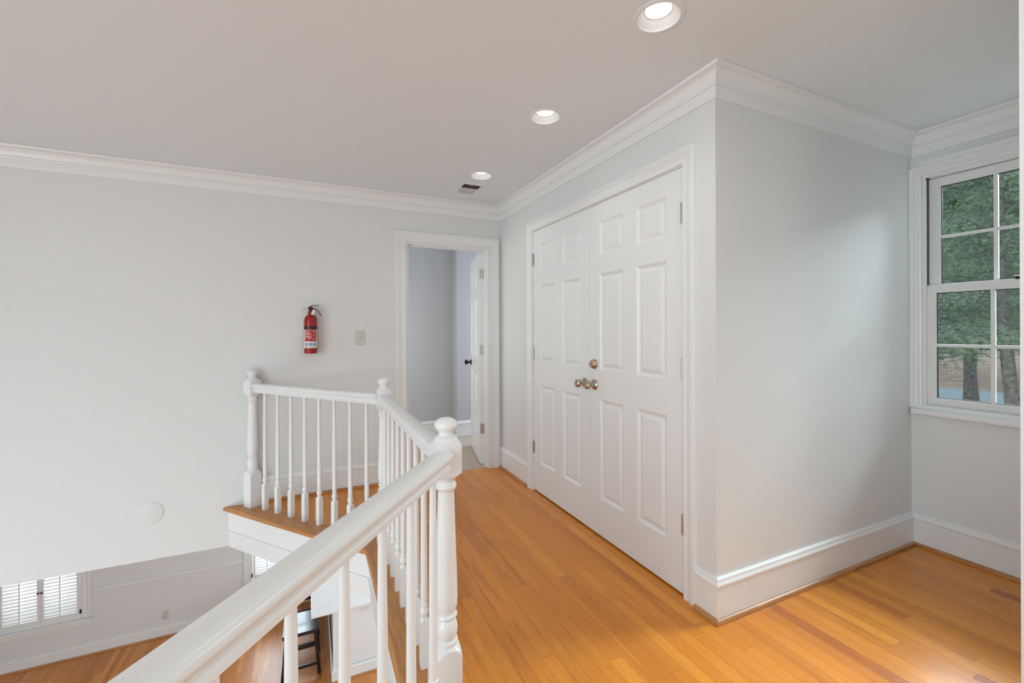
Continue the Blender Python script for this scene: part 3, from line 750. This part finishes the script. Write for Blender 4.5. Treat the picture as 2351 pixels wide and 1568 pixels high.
b = BM(); sweep(b, [(X2, YD + .03, WZ0 - .025), (X2, YC - .03, WZ0 - .025)], (-1, 0, 0), [(0, 0), (0, .016), (.045, .016), (.055, .011), (.058, 0)]) ; wpart('apron', b, M['trim'])
# vinyl frame liner
b = BM()
for y0, y1 in ((WY0, WY0 + .014), (WY1 - .014, WY1)): box(b, X2 + .0, y0, WZ0 + .008, X2 + .13, y1, WZ1)
box(b, X2 + .0, WY0 + .014, WZ1 - .014, X2 + .13, WY1 - .014, WZ1); box(b, X2 + .06, WY0 + .014, WZ0, X2 + .16, WY1 - .014, WZ0 + .02)
wpart('frame', b, M['vinyl'])
b = BM()
for y in (WY0 + .016, WY1 - .0175): box(b, X2 + .012, y, 1.52, X2 + .030, y + .0015, WZ1 - .016)
box(b, X2 + .006, WY1 - .022, WZ1 - .022, X2 + .03, WY1 - .008, WZ1 - .0145)
wpart('track_gasket', b, M['gasket'])
def sash(name, x, y0, y1, z0, z1, st, bot, top, zm, label):
    b = BM(); t = .026
    gy0, gy1, gz0, gz1 = y0 + st, y1 - st, z0 + bot, z1 - top
    box(b, x, y0, z0, x + t, gy0, z1); box(b, x, gy1, z0, x + t, y1, z1); box(b, x, gy0, z0, x + t, gy1, gz0); box(b, x, gy0, gz1, x + t, gy1, z1)
    s = wpart(name, b, M['vinyl']); s['label'] = label
    b = BM(); mw = .008
    for f in (1 / 3, 2 / 3):
        yy = gy0 + (gy1 - gy0) * f; box(b, x + .004, yy - mw, gz0, x + .020, yy + mw, gz1)
    box(b, x + .005, gy0, zm - mw, x + .019, gy1, zm + mw)
    wpart('muntins', b, M['vinyl'], s).parent = s
    b = BM(); box(b, x + .0115, gy0 - .002, gz0 - .002, x + .0145, gy1 + .002, gz1 + .002); g_ = wpart('glass', b, M['glass'], s)
    b = BM(); e = .004
    box(b, x + .009, gy0 - .001, gz0, x + .0165, gy0 + e, gz1); box(b, x + .009, gy1 - e, gz0, x + .0165, gy1 + .001, gz1); box(b, x + .009, gy0, gz1 - e, x + .0165, gy1, gz1 + .001); box(b, x + .009, gy0, gz0 - .001, x + .0165, gy1, gz0 + e)
    wpart('gasket', b, M['gasket'], s)
    return s
sash('upper_sash', X2 + .046, WY0 + .015, WY1 - .015, 1.512, WZ1 - .018, .047, .018, .050, 1.80, 'upper sash set farther out')
lo = sash('lower_sash', X2 + .016, WY0 + .008, WY1 - .008, WZ0 + .012, 1.523, .045, .064, .046, 1.176, 'lower sash set closer in')
b = BM(); box(b, X2 + .012, .905 - .03, 1.523, X2 + .036, .905 + .03, 1.531, bev=.002); box(b, X2 + .010, .905 - .008, 1.531, X2 + .03, .905 + .035, 1.541, bev=.003)
sl = wpart('sash_lock', b, M['black'], lo); sl['label'] = 'black sash lock'

# ------------------------------------------------------------------ downstairs room
wins = [(-3.316, -2.598), (-.751, -.033)]
WZB, WZT = -2.285, -.75
us = [XL, wins[0][0] - .03, wins[0][1] + .03, wins[1][0] - .03, wins[1][1] + .03, 3.3]
bm = BM(); slab_wall(bm, (0, YL, 0), (1, 0, 0), (0, -1, 0), us, [ZL, WZB, WZT, -.285], {(1, 1), (3, 1)}, .14)
struct('wall_downstairs', bm, M['wall'], 'white far wall of the room downstairs', 'wall')
bm = BM(); box(bm, 3.3, YN, ZL, 3.4, YL + .14, -.285); struct('wall_downstairs_right', bm, M['wall'], 'white right wall of the room downstairs', 'wall')
bb2 = [(a, b_ * .735 + ZL) for a, b_ in base]; sh2 = [(a, b_ + ZL) for a, b_ in shoe]
bm = BM(); sweep(bm, [(XL, YL, 0), (3.3, YL, 0)], (0, 0, 1), bb2); b_ = struct('baseboard_downstairs', bm, M['trim'], 'white baseboard along the downstairs wall', 'baseboard', smooth=35)
bm = BM(); sweep(bm, [(XL, YL, 0), (3.3, YL, 0)], (0, 0, 1), sh2); obj('shoe_molding', bm, M['shoe'], b_, smooth=50)['label'] = 'brown wood shoe molding'
cr = [(0, -.046), (.007, -.046), (.012, -.041), (.014, -.036), (.009, -.030), (.008, -.014), (.016, -.009), (.022, -.003), (.022, .004), (.012, .008), (0, .008)]
for i, (a, c) in enumerate(((XL, -3.43), (-2.485, -.862), (.09, 3.3))):
    bm = BM(); sweep(bm, [(a, YL, -1.936), (c, YL, -1.936)], (0, 0, 1), cr)
    struct(f'trim_{30 + i}', bm, M['trim'], 'white chair rail ' + ('left of the downstairs windows', 'between the two downstairs windows', 'right of the downstairs windows')[i], 'chair rail')
def shutter_bm(kind):
    b = BM(); w_, z0, z1 = .356, WZB + .006, WZT - .006; st = .028; rb = .085
    if kind == 'frame':
        box(b, 0, 0, z0, st, .022, z1); box(b, w_ - st, 0, z0, w_, .022, z1); box(b, st, 0, z0, w_ - st, .022, z0 + rb); box(b, st, 0, z1 - rb, w_ - st, .022, z1)
        box(b, st, 0, -1.50, w_ - st, .022, -1.43)
    if kind == 'louvers':
        z = z0 + rb + .020
        while z < z1 - rb - .01:
            if not (-1.515 < z < -1.415):
                box(b, st - .002, -.021, -.003, w_ - st + .002, .021, .003, M4=Matrix.Translation((0, .011, z)) @ Matrix.Rotation(math.radians(48), 4, 'X'))
            z += .0405
    if kind == 'rod': box(b, w_ / 2 - .005, -.016, z0 + rb - .02, w_ / 2 + .005, -.008, -1.53); box(b, w_ / 2 - .005, -.016, -1.40, w_ / 2 + .005, -.008, z1 - rb - .02)
    return b
names = [['left shutter of the downstairs window at far left', 'right shutter of the downstairs window at far left'], ['left shutter of the downstairs window under the landing', 'right shutter of the downstairs window under the landing']]
proto = None
for i, (a, c) in enumerate(wins):
    wd = thing(f'window_{i + 2}', (a, YL, WZB), ['downstairs window with white louvered shutters at far left', 'downstairs window with white louvered shutters under the landing'][i], 'window', kind='structure')
    TT = Matrix.Translation((-a, -YL, -WZB))
    def wp(nm, b, m, **k):
        bmesh.ops.transform(b, matrix=TT, verts=b.verts); return obj(nm, b, m, wd, **k)
    b = BM(); sweep(b, [(c + .028, YL, WZB + .01), (c + .028, YL, WZT + .028), (a - .028, YL, WZT + .028), (a - .028, YL, WZB + .01)], (0, -1, 0), casing_prof(.083)); wp('casing', b, M['trim'], smooth=30)
    b = BM(); box(b, a - .03, YL - .001, WZB - .0, a - .003, YL + .05, WZT + .03); box(b, c + .003, YL - .001, WZB - .0, c + .03, YL + .05, WZT + .03); box(b, a - .003, YL - .001, WZT + .003, c + .003, YL + .05, WZT + .03); wp('shutter_frame', b, M['trim'])
    b = BM(); box(b, a - .125, YL - .045, WZB - .018, c + .125, YL + .05, WZB + .005, bev=.005); wp('sill', b, M['trim'])
    b = BM(); box(b, a - .11, YL - .014, WZB - .078, c + .11, YL, WZB - .018, bev=.003); wp('apron', b, M['trim'])
    b = BM(); box(b, a, YL + .105, WZB, c, YL + .109, WZT); wp('glass', b, M['glass'])
    for s_, xh in ((0, a - .016), (1, c + .001)):
        b = BM(); box(b, xh, YL - .010, -2.215, xh + .016, YL - .002, -2.165); wp('hinge', b, M['black'])['label'] = 'black hinge'
    for k in range(2):
        lb = names[i][k]
        if proto is None:
            proto = thing('shutter', (0, 0, 0), lb, 'shutter', 'white louvered window shutters downstairs')
            obj('frame', shutter_bm('frame'), M['trim'], proto); obj('louvers', shutter_bm('louvers'), M['door'], proto); obj('tilt_rod', shutter_bm('rod'), M['trim'], proto)
            b = BM(); lathe(b, [(.004, 0), (.004, .008), (.010, .012), (.011, .017), (.006, .021), (.0001, .0215)], 18, axis_m((.356 - .014, 0, -1.87), (0, -1, 0))); obj('knob', b, M['dark'], proto, smooth=40)
            t = proto
        else: t = dup(proto)
        t['label'] = lb; t.location = (a + .0015 + k * .359, YL + .004, 0)
        if k == 1:
            for ch in t.children:
                if ch.name.startswith('knob'): ch.location.x = -(.356 - .028)

# kitchen island
IS = thing('kitchen_island', (.7, 5.75, ZL), 'white panelled kitchen island with white countertop downstairs', 'kitchen island')
IT = Matrix.Translation((-.7, -5.75, -ZL))
def ip(nm, b, m, **k): bmesh.ops.transform(b, matrix=IT, verts=b.verts); return obj(nm, b, m, IS, **k)
b = BM(); box(b, -.004, 5.235, -1.878, 1.5, 7.0, -1.84, bev=.004); ip('countertop', b, M['counter'])
b = BM(); box(b, .234, 5.392, ZL + .001, 1.45, 6.95, -1.879); ip('body', b, M['trim'])
b = BM(); box(b, .222, 5.380, ZL + .001, .262, 5.43, -1.8785, bev=.003); ip('corner_post', b, M['trim'])
b = BM(); box(b, .262, 5.386, -1.93, 1.45, 5.391, -1.8785); ip('top_rail', b, M['trim'])
bm = BM(); sweep(bm, [(1.45, 5.379, 0), (.221, 5.379, 0), (.221, 6.95, 0)][::-1], (0, 0, 1), [(a - .001, z_) for a, z_ in bb2]); ip('baseboard', bm, M['trim'])
bm = BM(); sweep(bm, [(1.45, 5.379, 0), (.221, 5.379, 0), (.221, 6.95, 0)][::-1], (0, 0, 1), sh2); ip('shoe_molding', bm, M['shoe'])['label'] = 'brown wood shoe molding'
outlet((.571, 5.391, -1.998), 'white outlet on the kitchen island panel', M['plate2'], rot90=True)

# bar stools
def stool():
    t = thing('bar_stool', (0, 0, 0), '', 'stool', 'black bar stools at the kitchen island')
    hs = .52; sx, sy = .19, .19
    b = BM()
    n = 10
    top = [[b.verts.new((-.19 + .38 * i / n, -.205 + .41 * j / n, hs + .010 - .012 * math.cos(PI * (j / n - .5)) )) for j in range(n + 1)] for i in range(n + 1)]
    bot = [[b.verts.new((v_.co.x, v_.co.y, hs - .03)) for v_ in row] for row in top]
    for i in range(n):
        for j in range(n):
            b.faces.new([top[i][j], top[i + 1][j], top[i + 1][j + 1], top[i][j + 1]]); b.faces.new([bot[i][j], bot[i][j + 1], bot[i + 1][j + 1], bot[i + 1][j]])
    for i in range(n):
        for j in (0, n): b.faces.new([top[i][j], top[i + 1][j], bot[i + 1][j], bot[i][j]])
        for k in (0, n): b.faces.new([top[k][i], top[k][i + 1], bot[k][i + 1], bot[k][i]])
    obj('seat', b, M['seatblack'], t, smooth=50)
    for ax in (-1, 1):
        for ay in (-1, 1):
            b = BM(); p0 = Vector((ax * .195, ay * .195, 0)); p1 = Vector((ax * .150, ay * .165, hs - .028)); s = .017
            A = [b.verts.new(p0 + Vector((dx * s, dy * s, 0))) for dx, dy in ((-1, -1), (1, -1), (1, 1), (-1, 1))]
            B = [b.verts.new(p1 + Vector((dx * s, dy * s, 0))) for dx, dy in ((-1, -1), (1, -1), (1, 1), (-1, 1))]
            b.faces.new(A[::-1]); b.faces.new(B)
            for k in range(4): b.faces.new([A[k], A[(k + 1) % 4], B[(k + 1) % 4], B[k]])
            obj('leg', b, M['black'], t)
    for z, w_ in ((.12, .184), (.33, .168)):
        for ay in (-1, 1):
            b = BM(); box(b, -w_, ay * w_ - .010, z - .015, w_, ay * w_ + .010, z + .015); obj('stretcher', b, M['black'], t)
        for ax in (-1, 1):
            b = BM(); box(b, ax * w_ - .010, -w_, z + .03, ax * w_ + .010, w_, z + .06); obj('stretcher', b, M['black'], t)
    return t
s0 = stool(); s0.location = (-.110, 5.80, ZL); s0['label'] = 'nearest black bar stool tucked under the island overhang'
s1 = dup(s0); s1.location = (-.110, 6.52, ZL); s1['label'] = 'farther black bar stool mostly hidden behind the first'

# ------------------------------------------------------------------ outdoors
random.seed(5)
ZG = -3.1
bm = BM(); prism(bm, [(X2 + .3, -60), (22, -60), (22, 60), (X2 + .3, 60)], ZG - .2, ZG)
struct('lawn', bm, mat('leaf_litter_lawn', (.20, .17, .11), .95, var=.35, bscale=3), 'leaf strewn yard between house and road', 'ground')
bm = BM(); prism(bm, [(22, -60), (42, -60), (42, 60), (22, 60)], ZG - .2, ZG + .02)
struct('road', bm, mat('pale_asphalt', (.40, .47, .55), .8, var=.06, bscale=8), 'pale blue grey road outside the window', 'road')
bm = BM()
xs = [42, 46, 52, 60, 75, 110]; zs = [0, .25, .75, 1.4, 2.4, 4.0]
for yy in range(-60, 100, 8):
    for i in range(5):
        bm.faces.new([bm.verts.new((xs[i], yy, ZG + zs[i])), bm.verts.new((xs[i + 1], yy, ZG + zs[i + 1])), bm.verts.new((xs[i + 1], yy + 8, ZG + zs[i + 1])), bm.verts.new((xs[i], yy + 8, ZG + zs[i]))])
bmesh.ops.remove_doubles(bm, verts=bm.verts, dist=.001)
struct('bank', bm, mat('tan_leaf_bank', (.50, .36, .29), .95, var=.25, bscale=1.2), 'tan leaf covered bank beyond the road', 'bank')

def bark():
    m = mat('grey_bark', (.16, .145, .135), .9, bump=1.0, bscale=14, var=.45); return m
MB_ = bark()
def leafmat(name, c):
    m = bpy.data.materials.new(name); m.use_nodes = True; nt = m.node_tree; N = nt.nodes; L = nt.links; b = N['Principled BSDF']
    tc = N.new('ShaderNodeTexCoord'); n = N.new('ShaderNodeTexNoise'); n.inputs['Scale'].default_value = 1.7; n.inputs['Detail'].default_value = 8
    r = N.new('ShaderNodeValToRGB'); r.color_ramp.elements[0].position = .36; r.color_ramp.elements[1].position = .64
    r.color_ramp.elements[0].color = (c[0] * .55, c[1] * .55, c[2] * .6, 1); r.color_ramp.elements[1].color = (c[0] * 1.5, c[1] * 1.45, c[2] * 1.2, 1)
    L.new(tc.outputs['Object'], n.inputs['Vector']); L.new(n.outputs[0], r.inputs[0]); L.new(r.outputs[0], b.inputs['Base Color']); b.inputs['Roughness'].default_value = .7
    return m
ML = [leafmat('pine_needles', (.22, .31, .24)), leafmat('light_foliage', (.30, .44, .25)), leafmat('far_foliage', (.22, .31, .22))]
def tree(x, y, hgt, r0, crown_lo, crown_r, nb, per, leaf, ml, lean, label, needle=True, zmax=None):
    t = thing('pine_tree' if needle else 'leafy_tree', (x, y, ZG), label, 'tree', None)
    b = BM(); pts = []; rad = []
    for k in range(13):
        f = k / 12; pts.append(Vector((lean[0] * f * hgt + .08 * math.sin(f * 9 + x), lean[1] * f * hgt + .08 * math.cos(f * 7 + y), hgt * f))); rad.append(r0 * (1 - f * .85) * (1.25 if k == 0 else 1))
    seg = 14; rings = [[b.verts.new(p + Vector((r * math.cos(2 * PI * q / seg), r * math.sin(2 * PI * q / seg), 0))) for q in range(seg)] for p, r in zip(pts, rad)]
    for A, B in zip(rings, rings[1:]):
        for q in range(seg): b.faces.new([A[q], A[(q + 1) % seg], B[(q + 1) % seg], B[q]])
    b.faces.new(rings[-1])
    br = BM(); fo = BM()
    def trunk_at(z):
        f = min(.999, z / hgt) * 12; k = int(f); return pts[k].lerp(pts[k + 1], f - k)
    for i in range(nb):
        z = crown_lo + (hgt * .98 - crown_lo) * random.random() ** 1.0
        a = random.random() * 2 * PI; f = (z - crown_lo) / (hgt - crown_lo)
        L_ = crown_r * (1 - .65 * f) * random.uniform(.55, 1.1)
        p0 = trunk_at(z); droop = random.uniform(-.28, .12)
        bp = []
        for q in range(6):
            s = q / 5; bp.append(p0 + Vector((math.cos(a + .25 * math.sin(s * 3 + i)) * L_ * s, math.sin(a + .25 * math.sin(s * 3 + i)) * L_ * s, L_ * (droop * s + .12 * s * s))))
        tube(br, bp, .022 if L_ > 1.5 else .014, 5)
        for _ in range(per):
            s = random.uniform(.25, 1.05); k = min(4, int(s * 5)); c = bp[k].lerp(bp[k + 1], s * 5 - k)
            w_ = .30 * L_ * (1 - .4 * s) + .1
            c = c + Vector((random.gauss(0, w_ * .55), random.gauss(0, w_ * .55), random.gauss(0, w_ * .30)))
            if needle:
                for _n in range(5):
                    d = Vector((random.gauss(0, 1), random.gauss(0, 1), random.gauss(.1, .6))).normalized() * leaf * random.uniform(.7, 1.4)
                    e = d.cross(Vector((random.gauss(0, 1), random.gauss(0, 1), random.gauss(0, 1)))).normalized() * leaf * .13
                    fo.faces.new([fo.verts.new(c - e), fo.verts.new(c + e), fo.verts.new(c + d)])
            else:
                d = Vector((random.gauss(0, 1), random.gauss(0, 1), random.gauss(0, .6))).normalized() * leaf * random.uniform(.7, 1.3)
                e = d.cross(Vector((random.gauss(0, 1), random.gauss(0, 1), random.gauss(0, 1)))).normalized() * leaf * .42
                fo.faces.new([fo.verts.new(c - d), fo.verts.new(c + e), fo.verts.new(c + d), fo.verts.new(c - e)])
    obj('trunk', b, MB_, t, smooth=60); obj('branches', br, MB_, t, fix=False); obj('foliage', fo, ml, t, fix=False)
    return t
tree(16.4, 5.50, 13, .125, 3.7, 2.9, 130, 300, .058, ML[0], (0, -.004), 'straight grey pine behind the middle panes of the window')
tree(11.3, 3.16, 10, .13, 3.9, 1.3, 80, 260, .05, ML[0], (-.02, .03), 'leaning dark pine at the right edge of the window')
tree(24.5, 10.6, 17, .16, 3.5, 3.2, 140, 240, .10, ML[0], (0, 0), 'pine tree farther left near the road')
tree(32.5, 11.0, 20, .28, 4.4, 4.6, 180, 330, .12, ML[1], (0, 0), 'bright green leafy tree high behind the pines', needle=False)
tree(47, 12.4, 21, .3, 4.2, 5.2, 130, 200, .25, ML[2], (0, 0), 'leafy tree beyond the road, farther right', needle=False)
tree(49, 26.0, 22, .3, 3.8, 5.5, 120, 180, .25, ML[2], (0, 0), 'leafy tree beyond the road, farther left', needle=False)
